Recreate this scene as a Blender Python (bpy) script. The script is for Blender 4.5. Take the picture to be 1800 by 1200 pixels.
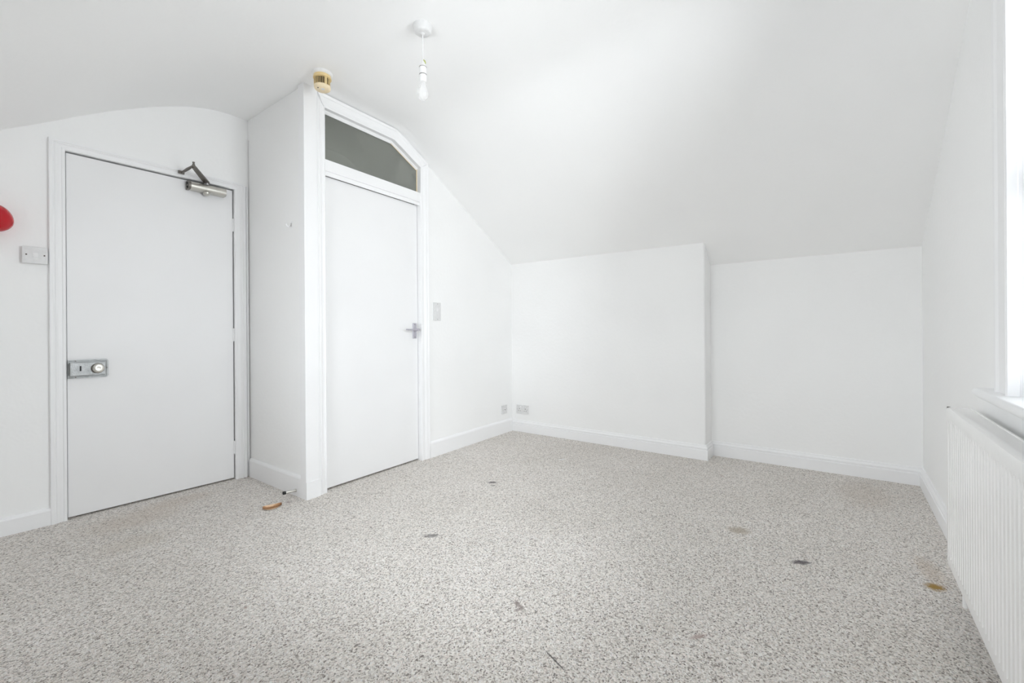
import bpy, bmesh, math, random
from mathutils import Vector, Matrix

random.seed(7)
for o in list(bpy.data.objects):
    bpy.data.objects.remove(o, do_unlink=True)
S = bpy.context.scene
COL = S.collection

# ------------------------------------------------------------------ camera
# world: X runs along the entrance wall, Y towards it, the camera stands in the room's corner
F_PX, ROLL = 781.0, -0.384
cam_d = bpy.data.cameras.new('camera')
cam_d.sensor_width = 36.0
cam_d.lens = F_PX / 1800 * 36.0
cam_d.shift_y = -15 / 1800
cam_d.clip_start = 0.02
cam = bpy.data.objects.new('camera', cam_d)
COL.objects.link(cam)
heading = math.atan2(581, 781)            # angle of the view direction from +X
cam.matrix_world = (Matrix.Translation((0, 0, 1.0)) @ Matrix.Rotation(heading - math.pi / 2, 4, 'Z')
                    @ Matrix.Rotation(math.pi / 2, 4, 'X') @ Matrix.Rotation(math.radians(ROLL), 4, 'Z'))
S.camera = cam

# ------------------------------------------------------------------ sky and light
W = bpy.data.worlds.new('overcast_sky')
S.world = W
W.use_nodes = True
bg = W.node_tree.nodes['Background']
wt = W.node_tree      # even overcast above the horizon, duller ground haze below it
tc = wt.nodes.new('ShaderNodeTexCoord'); sz_ = wt.nodes.new('ShaderNodeSeparateXYZ'); wr = wt.nodes.new('ShaderNodeValToRGB')
wt.links.new(tc.outputs['Generated'], sz_.inputs[0])
wm_ = wt.nodes.new('ShaderNodeMapRange')
wm_.inputs['From Min'].default_value = -0.06; wm_.inputs['From Max'].default_value = 0.06
wt.links.new(sz_.outputs[2], wm_.inputs['Value']); wt.links.new(wm_.outputs[0], wr.inputs['Fac'])
wr.color_ramp.elements[0].color = (0.80, 0.835, 0.86, 1)
wr.color_ramp.elements[1].color = (0.91, 0.96, 1.0, 1)
wt.links.new(wr.outputs['Color'], bg.inputs['Color'])
bg.inputs['Strength'].default_value = 14.0
WIN = dict(x0=1.10, x1=1.965, z0=0.80, z1=2.12)    # clear opening of the gable window
pl = bpy.data.lights.new('window_portal', 'AREA')
pl.shape = 'RECTANGLE'
pl.size, pl.size_y = WIN['x1'] - WIN['x0'], WIN['z1'] - WIN['z0']
pl.cycles.is_portal = True
po = bpy.data.objects.new('window_portal', pl)
po.location = ((WIN['x0'] + WIN['x1']) / 2, -0.60, (WIN['z0'] + WIN['z1']) / 2)
po.rotation_euler = (math.pi / 2, 0, 0)
COL.objects.link(po)

ADDED_WIN = dict(y0=0.40, y1=1.95, z0=0.84, z1=1.44)   # made-up low window behind the camera, added to even out the light
pr_ = bpy.data.lights.new('added_window_portal', 'AREA')
pr_.shape = 'RECTANGLE'
pr_.size, pr_.size_y = ADDED_WIN['z1'] - ADDED_WIN['z0'], ADDED_WIN['y1'] - ADDED_WIN['y0']
pr_.cycles.is_portal = True
rp = bpy.data.objects.new('added_window_portal', pr_)
rp.location = (-0.58, (ADDED_WIN['y0'] + ADDED_WIN['y1']) / 2, (ADDED_WIN['z0'] + ADDED_WIN['z1']) / 2)
rp.rotation_euler = (0, -math.pi / 2, 0)
COL.objects.link(rp)

vs = S.view_settings
vs.view_transform = 'Standard'
vs.look = 'None'
vs.gamma = 1.0
vs.use_curve_mapping = False
vs.exposure = 0.25
S.cycles.use_denoising = True
S.cycles.use_adaptive_sampling = True
S.cycles.adaptive_threshold = 0.07
S.cycles.adaptive_min_samples = 20
S.cycles.max_bounces = 11
S.cycles.diffuse_bounces = 9
S.cycles.glossy_bounces = 6
S.cycles.transmission_bounces = 8
S.cycles.transparent_max_bounces = 12
S.cycles.caustics_reflective = False
S.cycles.caustics_refractive = False

# ------------------------------------------------------------------ materials
def srgb(r, g, b):
    f = lambda c: c / 12.92 if c <= 0.04045 else ((c + 0.055) / 1.055) ** 2.4
    return (f(r / 255), f(g / 255), f(b / 255), 1)

class NT:
    """tiny node-tree helper"""
    def __init__(s, name):
        s.m = bpy.data.materials.new(name)
        s.m.use_nodes = True
        s.t = s.m.node_tree
        s.b = s.t.nodes['Principled BSDF']
        s.out = s.t.nodes['Material Output']
    def n(s, kind, **kw):
        nd = s.t.nodes.new('ShaderNode' + kind)
        for k, v in kw.items():
            if k.startswith('i_'):
                nd.inputs[k[2:]].default_value = v
            else:
                setattr(nd, k, v)
        return nd
    def l(s, a, b):
        s.t.links.new(a, b)
    def coords(s, out='Object'):
        return s.n('TexCoord').outputs[out]
    def noise(s, vec, scale, detail=2.0, rough=0.5):
        nd = s.n('TexNoise')
        nd.inputs['Scale'].default_value = scale
        nd.inputs['Detail'].default_value = detail
        nd.inputs['Roughness'].default_value = rough
        s.l(vec, nd.inputs['Vector'])
        return nd
    def ramp(s, fac, stops):
        r = s.n('ValToRGB')
        e = r.color_ramp.elements
        while len(e) > 1:
            e.remove(e[-1])
        e[0].position, e[0].color = stops[0]
        for p, c in stops[1:]:
            k = e.new(p)
            k.color = c
        s.l(fac, r.inputs['Fac'])
        return r.outputs['Color']
    def mix(s, fac, a, b, mode='MIX'):
        m = s.n('Mix', data_type='RGBA', blend_type=mode)
        for v, i in ((fac, 0), (a, 6), (b, 7)):
            if hasattr(v, 'is_output'):
                s.l(v, m.inputs[i])
            else:
                m.inputs[i].default_value = v
        return m.outputs[2]
    def math(s, op, a, b=0.0, c=None):
        m = s.n('Math', operation=op)
        for i, v in enumerate((a, b) if c is None else (a, b, c)):
            if hasattr(v, 'is_output'):
                s.l(v, m.inputs[i])
            else:
                m.inputs[i].default_value = v
        return m.outputs[0]
    def bump(s, h, strength, dist):
        b = s.n('Bump')
        b.inputs['Strength'].default_value = strength
        b.inputs['Distance'].default_value = dist
        s.l(h, b.inputs['Height'])
        s.l(b.outputs['Normal'], s.b.inputs['Normal'])

def paint(name, col, rough=0.6, bump=0.15, scale=45, spec=0.3, vary=0.012, coat=0.0):
    t = NT(name)
    co = t.coords()
    nz = t.noise(co, 2.2, 1)
    hi = [min(1, c * (1 + vary)) for c in col[:3]] + [1]
    lo = [c * (1 - vary) for c in col[:3]] + [1]
    t.l(t.ramp(nz.outputs['Fac'], [(0.3, lo), (0.7, hi)]), t.b.inputs['Base Color'])
    t.b.inputs['Roughness'].default_value = rough
    t.b.inputs['Specular IOR Level'].default_value = spec
    t.b.inputs['Coat Weight'].default_value = coat
    if bump:
        n2 = t.noise(co, scale, 1, 0.6)
        t.bump(n2.outputs['Fac'], bump, 0.004)
    return t.m

def plain(name, col, rough=0.4, metal=0.0, spec=0.5, bump=0.0, scale=200, vary=0.04):
    t = NT(name)
    co = t.coords()
    nz = t.noise(co, scale * 0.3, 3)
    lo = [c * (1 - vary) for c in col[:3]] + [1]
    hi = [min(1, c * (1 + vary)) for c in col[:3]] + [1]
    t.l(t.ramp(nz.outputs['Fac'], [(0.3, lo), (0.7, hi)]), t.b.inputs['Base Color'])
    t.b.inputs['Roughness'].default_value = rough
    t.b.inputs['Metallic'].default_value = metal
    t.b.inputs['Specular IOR Level'].default_value = spec
    if bump:
        t.bump(t.noise(co, scale, 2).outputs['Fac'], bump, 0.002)
    return t.m

M = {}
M['wall'] = paint('matt_white_wall_paint', (0.945, 0.946, 0.943, 1), 0.75, 0.22, 38)
M['ceiling'] = paint('matt_white_ceiling_paint', (0.95, 0.951, 0.948, 1), 0.8, 0.15, 30)
M['gloss'] = paint('white_gloss_woodwork', (0.925, 0.926, 0.932, 1), 0.42, 0.0, 25, 0.45)
M['doorpaint'] = paint('white_door_paint', (0.888, 0.888, 0.892, 1), 0.42, 0.04, 18, 0.45)
M['radiator'] = paint('radiator_enamel', (0.915, 0.91, 0.90, 1), 0.3, 0.0, 20, 0.5)
M['plastic'] = plain('white_plastic', srgb(238, 238, 238), 0.35)
M['plastic_grey'] = plain('aged_white_plastic', srgb(225, 225, 225), 0.4)
M['cream'] = plain('yellowed_cream_plastic', srgb(238, 214, 160), 0.45)
M['cream_dark'] = plain('dark_slot_inside', srgb(60, 48, 24), 0.8)
M['cream_face'] = plain('pale_cream_plastic', srgb(244, 226, 192), 0.4)
M['dark'] = plain('black_plastic', srgb(20, 20, 20), 0.5)
M['gap'] = plain('bare_dark_wood_edge', srgb(70, 58, 48), 0.9)
M['steel'] = plain('satin_silver_metal', srgb(205, 203, 196), 0.34, 0.85, bump=0.03, scale=300)
M['steel_dark'] = plain('dull_dark_metal', srgb(122, 118, 113), 0.45, 0.8)
M['chrome'] = plain('chrome_metal', srgb(225, 225, 228), 0.12, 1.0, vary=0.01)
M['handle'] = plain('satin_chrome', srgb(196, 194, 203), 0.35, 0.6)
M['hammer'] = plain('hammered_grey_metal', srgb(168, 170, 170), 0.38, 0.55, bump=0.6, scale=160, vary=0.15)
M['brown_plate'] = plain('brown_metal_screw', srgb(80, 72, 62), 0.5, 0.6)
M['red'] = plain('red_balloon_rubber', (0.50, 0.0015, 0.010, 1), 0.12, vary=0.02)
M['green'] = plain('green_yellow_earth_sleeve', srgb(188, 196, 120), 0.5)

def carpet():
    t = NT('flecked_loop_carpet')
    co = t.coords()
    # loops: small cells, each one thread colour
    mp = t.n('Mapping')
    mp.inputs['Scale'].default_value = (1.0, 1.0, 1.0)
    t.l(co, mp.inputs['Vector'])
    warp = t.noise(mp.outputs[0], 60, 2)
    wv = t.n('VectorMath', operation='SCALE')
    t.l(warp.outputs['Color'], wv.inputs[0]); wv.inputs['Scale'].default_value = 0.012
    av = t.n('VectorMath', operation='ADD')
    t.l(mp.outputs[0], av.inputs[0]); t.l(wv.outputs[0], av.inputs[1])
    vo = t.n('TexVoronoi')
    vo.inputs['Scale'].default_value = 215
    t.l(av.outputs[0], vo.inputs['Vector'])
    sep = t.n('SeparateColor')
    t.l(vo.outputs['Color'], sep.inputs[0])
    thread = t.ramp(sep.outputs[0], [(0.0, srgb(140, 132, 126)), (0.10, srgb(182, 175, 168)), (0.28, srgb(222, 216, 209)),
                                     (0.6, srgb(242, 237, 231)), (0.85, srgb(250, 246, 241)), (1.0, srgb(254, 252, 248))])
    hue = t.ramp(sep.outputs[1], [(0.0, (1.0, 0.955, 0.95, 1)), (0.3, (1, 1, 1, 1)), (0.75, (1, 1, 1, 1)), (1.0, (0.95, 0.965, 1.0, 1))])
    thread = t.mix(1.0, thread, hue, 'MULTIPLY')
    n1 = t.noise(co, 85, 4, 0.7)
    patch = t.ramp(n1.outputs['Fac'], [(0.3, (0.80, 0.795, 0.79, 1)), (0.62, (1.08, 1.08, 1.08, 1))])
    c = t.mix(0.85, thread, patch, 'MULTIPLY')
    n2 = t.noise(co, 1.3, 4, 0.6)
    wear = t.ramp(n2.outputs['Fac'], [(0.3, (0.93, 0.925, 0.91, 1)), (0.7, (1.03, 1.03, 1.03, 1))])
    c = t.mix(1.0, c, wear, 'MULTIPLY')
    # spills and marks with their own outline: (x, y, rx, ry, angle, colour, strength)
    sx = t.n('SeparateXYZ'); t.l(co, sx.inputs[0])
    ragged = t.noise(co, 55, 4, 0.7)
    rg = t.math('MULTIPLY_ADD', ragged.outputs['Fac'], 1.7, -0.85)
    marks = [(2.305, 1.888, 0.036, 0.024, 125, (78, 72, 72), 0.85), (2.262, 1.845, 0.020, 0.014, 120, (105, 98, 96), 0.6),
             (1.525, 1.635, 0.044, 0.024, 128, (112, 106, 104), 0.75), (1.323, 0.965, 0.028, 0.012, 60, (128, 108, 102), 0.7),
             (1.302, 0.945, 0.028, 0.011, 160, (128, 108, 102), 0.6),
             (2.47, 0.425, 0.062, 0.048, 120, (176, 162, 140), 0.65), (2.285, 0.149, 0.046, 0.023, 122, (74, 64, 72), 0.85),
             (2.368, -0.283, 0.040, 0.034, 125, (168, 132, 52), 0.95), (2.52, -0.285, 0.16, 0.05, 10, (190, 164, 134), 0.30),
             (1.53, 0.385, 0.040, 0.012, 140, (160, 132, 124), 0.6), (1.71, 0.60, 0.006, 0.006, 0, (90, 84, 80), 0.8),
             (1.163, 0.712, 0.065, 0.0035, 68, (74, 70, 68), 0.8),
             (0.72, 3.10, 0.26, 0.17, 0, (196, 178, 160), 0.30), (0.95, 3.22, 0.22, 0.10, 0, (196, 178, 160), 0.30),
             (0.62, 2.75, 0.18, 0.12, 0, (200, 188, 170), 0.22), (3.45, -0.1, 0.32, 0.16, 0, (192, 176, 160), 0.25),
             (1.325, 2.66, 0.025, 0.016, 90, (150, 130, 128), 0.6), (0.72, 1.76, 0.010, 0.006, 80, (160, 120, 105), 0.6),
             (3.34, 0.68, 0.05, 0.012, 40, (160, 120, 110), 0.25)]
    for (x, y, rx, ry, a, colr, st) in marks:
        ca, sa = math.cos(math.radians(a)), math.sin(math.radians(a))
        dx = t.math('SUBTRACT', sx.outputs[0], x); dy = t.math('SUBTRACT', sx.outputs[1], y)
        u = t.math('MULTIPLY_ADD', dx, ca / rx, t.math('MULTIPLY', dy, sa / rx))
        v = t.math('MULTIPLY_ADD', dx, -sa / ry, t.math('MULTIPLY', dy, ca / ry))
        d = t.math('SQRT', t.math('MULTIPLY_ADD', u, u, t.math('MULTIPLY', v, v)))
        d = t.math('ADD', d, rg)
        mr = t.n('MapRange', interpolation_type='SMOOTHSTEP')
        t.l(d, mr.inputs['Value'])
        mr.inputs['From Min'].default_value = 1.15; mr.inputs['From Max'].default_value = 0.35
        mr.inputs['To Min'].default_value = 0.0; mr.inputs['To Max'].default_value = st
        c = t.mix(mr.outputs[0], c, srgb(*colr))
    t.l(c, t.b.inputs['Base Color'])
    t.b.inputs['Roughness'].default_value = 0.95
    t.b.inputs['Specular IOR Level'].default_value = 0.1
    t.b.inputs['Sheen Weight'].default_value = 0.1
    h = t.math('SUBTRACT', t.math('MULTIPLY', n1.outputs['Fac'], 1.2), vo.outputs['Distance'])
    t.bump(h, 0.7, 0.006)
    return t.m
M['carpet'] = carpet()

def clear_glass():
    t = NT('window_glass')
    tr = t.n('BsdfTransparent'); gl = t.n('BsdfGlossy')
    gl.inputs['Roughness'].default_value = 0.02
    fr = t.n('Fresnel'); fr.inputs['IOR'].default_value = 1.5
    mx = t.n('MixShader')
    t.l(fr.outputs[0], mx.inputs[0]); t.l(tr.outputs[0], mx.inputs[1]); t.l(gl.outputs[0], mx.inputs[2])
    t.l(mx.outputs[0], t.out.inputs['Surface'])
    return t.m
M['glass'] = clear_glass()

def dusty_glass():
    t = NT('dusty_transom_glass')
    co = t.coords()
    mp = t.n('Mapping'); mp.inputs['Scale'].default_value = (1.0, 1.0, 0.55)
    t.l(co, mp.inputs['Vector'])
    n = t.noise(mp.outputs[0], 3.2, 2, 0.5)
    tr = t.n('BsdfTransparent'); tr.inputs['Color'].default_value = (0.8, 0.82, 0.78, 1)
    df = t.n('BsdfDiffuse'); df.inputs['Color'].default_value = (0.52, 0.53, 0.49, 1)
    gl = t.n('BsdfGlossy'); gl.inputs['Roughness'].default_value = 0.08
    fr = t.n('Fresnel'); fr.inputs['IOR'].default_value = 1.35
    f = t.math('MULTIPLY_ADD', n.outputs['Fac'], 0.40, 0.11)
    m1 = t.n('MixShader'); t.l(f, m1.inputs[0]); t.l(tr.outputs[0], m1.inputs[1]); t.l(df.outputs[0], m1.inputs[2])
    m2 = t.n('MixShader'); t.l(fr.outputs[0], m2.inputs[0]); t.l(m1.outputs[0], m2.inputs[1]); t.l(gl.outputs[0], m2.inputs[2])
    t.l(m2.outputs[0], t.out.inputs['Surface'])
    return t.m
M['dusty'] = dusty_glass()

def bulb_glass():
    t = NT('pearl_bulb_glass')
    t.b.inputs['Base Color'].default_value = (0.95, 0.95, 0.95, 1)
    t.b.inputs['Roughness'].default_value = 0.12
    tr = t.n('BsdfTransparent')
    mx = t.n('MixShader'); mx.inputs[0].default_value = 0.28
    t.l(tr.outputs[0], mx.inputs[1]); t.l(t.b.outputs[0], mx.inputs[2])
    t.l(mx.outputs[0], t.out.inputs['Surface'])
    return t.m
M['bulb'] = bulb_glass()

def leaf_mat():
    t = NT('dry_leaf')
    co = t.coords()
    sx = t.n('SeparateXYZ'); t.l(co, sx.inputs[0])
    nz = t.noise(co, 120, 3)
    v = t.math('ADD', t.math('MULTIPLY', t.math('ABSOLUTE', sx.outputs[1]), 58.0), t.math('MULTIPLY', nz.outputs['Fac'], 0.5))
    t.l(t.ramp(v, [(0.25, srgb(120, 84, 52)), (0.75, srgb(186, 140, 98)), (1.0, srgb(226, 196, 164))]), t.b.inputs['Base Color'])
    t.b.inputs['Roughness'].default_value = 0.6
    return t.m
M['leaf'] = leaf_mat()

# ------------------------------------------------------------------ mesh helpers
def obj(name, bm, mat, parent=None, smooth=False, loc=None, rotz=0.0):
    bmesh.ops.recalc_face_normals(bm, faces=bm.faces)
    me = bpy.data.meshes.new(name)
    bm.to_mesh(me)
    bm.free()
    me.materials.append(M[mat])
    if smooth:
        for p in me.polygons:
            p.use_smooth = True
        me.set_sharp_from_angle(angle=math.radians(38))
    o = bpy.data.objects.new(name, me)
    COL.objects.link(o)
    if parent is not None:
        o.parent = parent
    if loc is not None:
        o.location = loc
    o.rotation_euler[2] = rotz
    return o

def tag(o, label, cat, group=None, kind=None):
    if label: o['label'] = label
    if cat: o['category'] = cat
    if group: o['group'] = group
    if kind: o['kind'] = kind
    return o

def struct(o, label, cat):
    return tag(o, label, cat, kind='structure')

def thing(name, label, cat, loc=(0, 0, 0), rotz=0.0, kind=None):
    e = bpy.data.objects.new(name, None)
    e.empty_display_size = 0.05
    COL.objects.link(e)
    e.location = loc
    e.rotation_euler[2] = rotz
    return tag(e, label, cat, kind=kind)

def B():
    return bmesh.new()

def box(bm, x0, x1, y0, y1, z0, z1, bevel=0.0, seg=2):
    b = bmesh.new()
    r = bmesh.ops.create_cube(b, size=1)
    for v in b.verts:
        v.co = Vector(((x0 + x1) / 2 + v.co.x * (x1 - x0), (y0 + y1) / 2 + v.co.y * (y1 - y0), (z0 + z1) / 2 + v.co.z * (z1 - z0)))
    if bevel:
        bmesh.ops.bevel(b, geom=b.edges[:], offset=bevel, segments=seg, profile=0.5, affect='EDGES', clamp_overlap=True)
    merge(bm, b)

def merge(bm, b, mat=None):
    me = bpy.data.meshes.new('tmp')
    if mat is not None:
        bmesh.ops.transform(b, matrix=mat, verts=b.verts)
    b.to_mesh(me)
    b.free()
    bm.from_mesh(me)
    bpy.data.meshes.remove(me)

def prism(bm, pts, vec):
    """closed solid: 3D polygon pts extruded by vec"""
    vec = Vector(vec)
    a = [bm.verts.new(p) for p in pts]
    b = [bm.verts.new(Vector(p) + vec) for p in pts]
    bm.faces.new(a)
    bm.faces.new(b[::-1])
    n = len(pts)
    for i in range(n):
        j = (i + 1) % n
        bm.faces.new((a[i], b[i], b[j], a[j]))

def sweep(bm, P, Q, U, V, prof, m0=0.0, m1=0.0, key=0):
    """profile (u, v) carried from P to Q; m0/m1 mitre the ends by coordinate `key`"""
    P, Q, U, V = Vector(P), Vector(Q), Vector(U), Vector(V)
    T = (Q - P).normalized()
    a = [bm.verts.new(P + U * p[0] + V * p[1] - T * (m0 * p[key])) for p in prof]
    b = [bm.verts.new(Q + U * p[0] + V * p[1] + T * (m1 * p[key])) for p in prof]
    n = len(prof)
    bm.faces.new(a)
    bm.faces.new(b[::-1])
    for i in range(n):
        j = (i + 1) % n
        bm.faces.new((a[i], b[i], b[j], a[j]))

def lathe(bm, prof, seg=32, axis=None, cap=True):
    """prof: (radius, height) pairs round local Z; axis: matrix placing it"""
    b = bmesh.new()
    rings = []
    for r, h in prof:
        if r < 1e-6:
            rings.append([b.verts.new((0, 0, h))])
        else:
            rings.append([b.verts.new((r * math.cos(2 * math.pi * k / seg), r * math.sin(2 * math.pi * k / seg), h)) for k in range(seg)])
    for A_, C_ in zip(rings, rings[1:]):
        for k in range(seg):
            k2 = (k + 1) % seg
            if len(A_) == 1 and len(C_) == 1: continue
            if len(A_) == 1: b.faces.new((A_[0], C_[k], C_[k2]))
            elif len(C_) == 1: b.faces.new((A_[k], A_[k2], C_[0]))
            else: b.faces.new((A_[k], A_[k2], C_[k2], C_[k]))
    if cap:
        for R_ in (rings[0], rings[-1]):
            if len(R_) > 1:
                b.faces.new(R_)
    merge(bm, b, axis)

def tube(bm, pts, r, seg=12):
    pts = [Vector(p) for p in pts]
    rings = []
    for i, p in enumerate(pts):
        t = (pts[min(i + 1, len(pts) - 1)] - pts[max(i - 1, 0)]).normalized()
        up = Vector((0, 0, 1)) if abs(t.z) < 0.9 else Vector((1, 0, 0))
        u = t.cross(up).normalized(); v = t.cross(u).normalized()
        rr = r[i] if isinstance(r, (list, tuple)) else r
        rings.append([bm.verts.new(p + (u * math.cos(2 * math.pi * k / seg) + v * math.sin(2 * math.pi * k / seg)) * rr) for k in range(seg)])
    for A_, C_ in zip(rings, rings[1:]):
        for k in range(seg):
            bm.faces.new((A_[k], A_[(k + 1) % seg], C_[(k + 1) % seg], C_[k]))
    bm.faces.new(rings[0]); bm.faces.new(rings[-1][::-1])

def along(p, d):
    """matrix: local Z along d, origin p"""
    return Matrix.Translation(p) @ Vector(d).to_track_quat('Z', 'Y').to_matrix().to_4x4()

# ------------------------------------------------------------------ room measures
YE, YR = 3.385, -0.412            # entrance wall, window wall
XL, XC, XA = -0.42, 3.675, 3.865  # near eaves wall, chimney breast face, alcove face
YCH = 0.86                        # chimney breast's free corner
CA, CANG = Vector((1.405, 2.60, 0)), math.atan2(0.122, 2.262)    # closet front: origin and turn
cd = Vector((math.cos(CANG), math.sin(CANG), 0)); cn = Vector((-cd.y, cd.x, 0))
def closet(s, dep, z):            # closet-front coordinates to world
    return CA + cd * s + cn * dep + Vector((0, 0, z))

# ceiling heights: (X, z at the window wall, z at the closet)
LEFT = [(-0.60, 1.50), (-0.42, 1.61), (0.26, 2.035), (0.379, 2.107), (0.53, 2.204), (0.697, 2.305), (0.856, 2.389), (0.93, 2.424),
        (1.0, 2.452), (1.06, 2.474), (1.12, 2.493), (1.19, 2.509), (1.25, 2.517), (1.30, 2.52), (1.7, 2.52)]
RIGHT = [(2.05, 2.52, 2.52), (2.10, 2.516, 2.519), (2.178, 2.482, 2.511), (2.222, 2.458, 2.494), (2.263, 2.436, 2.473), (2.382, 2.368, 2.405),
         (2.509, 2.296, 2.332), (2.786, 2.14, 2.181), (3.232, 1.872, 1.944), (XC, 1.638, 1.703), (XA, 1.540, 1.548), (4.02, 1.46, 1.46)]
def zc(X, Y):
    t = min(1, max(0, (Y - YR) / (2.66 - YR)))
    rows = [(x, z, z) for x, z in LEFT] + RIGHT
    for (x0, a0, b0), (x1, a1, b1) in zip(rows, rows[1:]):
        if x0 <= X <= x1:
            def at(x, a, b):
                tt = t
                if x == XC: tt = 0.8 * min(1, t / 0.414) + 0.2 * t      # breast top runs level
                if x == XA: tt = 0 if t < 0.45 else t
                return a + (b - a) * tt
            f = (X - x0) / (x1 - x0)
            return at(x0, a0, b0) * (1 - f) + at(x1, a1, b1) * f
    return rows[0][1]
XS = sorted([r[0] for r in LEFT] + [r[0] for r in RIGHT])

# ------------------------------------------------------------------ floor, ceiling, walls
bm = B()
box(bm, -0.62, 4.05, -0.64, 3.62, -0.12, 0.0)
struct(obj('floor', bm, 'carpet'), 'grey beige flecked loop pile carpet with small dark stains', 'carpet')

bm = B()
ys = [-0.62 + 4.22 * k / 30 for k in range(31)]
grid = [[bm.verts.new((x, y, zc(x, y))) for y in ys] for x in XS]
for i in range(len(XS) - 1):
    for j in range(len(ys) - 1):
        bm.faces.new((grid[i][j], grid[i][j + 1], grid[i + 1][j + 1], grid[i + 1][j]))
top = [[bm.verts.new((v.co.x, v.co.y, v.co.z + 0.12)) for v in row] for row in grid]
for i in range(len(XS) - 1):
    for j in range(len(ys) - 1):
        bm.faces.new((top[i][j], top[i + 1][j], top[i + 1][j + 1], top[i][j + 1]))
for i in range(len(XS) - 1):
    for j in (0, len(ys) - 1):
        bm.faces.new((grid[i][j], grid[i + 1][j], top[i + 1][j], top[i][j]))
for j in range(len(ys) - 1):
    for i in (0, len(XS) - 1):
        bm.faces.new((grid[i][j], grid[i][j + 1], top[i][j + 1], top[i][j]))
struct(obj('ceiling', bm, 'ceiling', smooth=True), 'white attic ceiling with a flat middle and sloping sides', 'ceiling')

LIFT = 0.05
def top_line(y, x0, x1):
    xs = [x0] + [x for x in XS if x0 < x < x1] + [x1]
    return [(x, y, zc(x, y) + LIFT) for x in xs]

# entrance wall with its door opening
DX0, DX1, DZ = 0.487, 1.326, 2.008
bm = B()
pts = [(-0.55, YE, 0), (DX0, YE, 0), (DX0, YE, DZ), (DX1, YE, DZ), (DX1, YE, 0), (4.0, YE, 0)] + top_line(YE, -0.55, 4.0)[::-1]
prism(bm, pts, (0, 0.13, 0))
struct(obj('wall_left', bm, 'wall'), 'white wall round the entrance door', 'wall')
bm = B()
box(bm, DX0 - 0.1, DX1 + 0.1, YE + 0.134, YE + 0.17, 0, DZ + 0.08)
struct(obj('light_block_board', bm, 'gap'), 'dark board added behind the entrance door to block outside light', 'wall')  # unseen backing, added so no sky light leaks in under the door

# window wall, four pieces round the opening
bm = B()
T = -0.20
prism(bm, [(WIN['x1'] + 0.02, YR, 0), (4.0, YR, 0)] + top_line(YR, WIN['x1'] + 0.02, 4.0)[::-1], (0, T, 0))
prism(bm, [(-0.55, YR, 0), (WIN['x0'] - 0.02, YR, 0)] + top_line(YR, -0.55, WIN['x0'] - 0.02)[::-1], (0, T, 0))
box(bm, WIN['x0'] - 0.02, WIN['x1'] + 0.02, YR + T, YR, 0, WIN['z0'] - 0.03)
prism(bm, [(WIN['x0'] - 0.02, YR, WIN['z1'] + 0.02), (WIN['x1'] + 0.02, YR, WIN['z1'] + 0.02)] + top_line(YR, WIN['x0'] - 0.02, WIN['x1'] + 0.02)[::-1], (0, T, 0))
struct(obj('wall_right', bm, 'wall'), 'white gable wall with the window and radiator', 'wall')

# near eaves wall (behind the camera) and the far one: breast and alcove
bm = B()
for (y0, y1, z0, z1) in ((-0.6, ADDED_WIN['y0'], 0, 1.72), (ADDED_WIN['y1'], 3.5, 0, 1.72), (ADDED_WIN['y0'], ADDED_WIN['y1'], 0, ADDED_WIN['z0']), (ADDED_WIN['y0'], ADDED_WIN['y1'], ADDED_WIN['z1'], 1.72)):
    box(bm, XL - 0.12, XL, y0, y1, z0, z1)
struct(obj('wall_near', bm, 'wall'), 'low white eaves wall opposite the chimney breast', 'wall')
bm = B()
zb = lambda x, y: zc(x, y) + LIFT
pr = [(XC, 0), (4.0, 0), (4.0, zb(4.0, 2) + 0.02), (XA, zb(XA, 2)), (XC, zb(XC, 2))]
prism(bm, [(x, YCH, z) for x, z in pr], (0, 3.5 - YCH, 0))
bmesh.ops.bevel(bm, geom=[e for e in bm.edges if all(abs(v.co.x - XC) < 1e-4 and abs(v.co.y - YCH) < 1e-4 for v in e.verts)],
                offset=0.012, segments=4, profile=0.5, affect='EDGES')
struct(obj('wall_chimney', bm, 'wall', smooth=True), 'white chimney breast projecting below the sloping ceiling', 'wall')
bm = B()
box(bm, XA, 4.0, -0.6, YCH + 0.02, 0, 1.60)
struct(obj('wall_back', bm, 'wall'), 'low white alcove wall between chimney breast and window wall', 'wall')

# closet walls
GAPZ = 2.38
bm = B()
XS_ = 1.42
box(bm, XS_, XS_ + 0.05, 2.62, YE - 0.010, 0, GAPZ)
box(bm, XS_, XS_ + 0.05, 2.62, YE + 0.01, GAPZ, 2.56)
struct(obj('wall_closet_side', bm, 'wall'), 'narrow white side wall of the boxed closet', 'wall')
bm = B()
sl = [1.02] + [(x - CA.x) / cd.x for x in XS if 1.02 < (x - CA.x) / cd.x < 2.33] + [2.33]
pts = [closet(1.02, 0.015, 0), closet(2.33, 0.015, 0)] + [closet(s, 0.015, zc(closet(s, 0.015, 0).x, 2.66) + LIFT) for s in sl[::-1]]
prism(bm, pts, cn * 0.08)
struct(obj('wall_closet_front', bm, 'wall'), 'white closet wall between closet door and chimney breast', 'wall')

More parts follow.
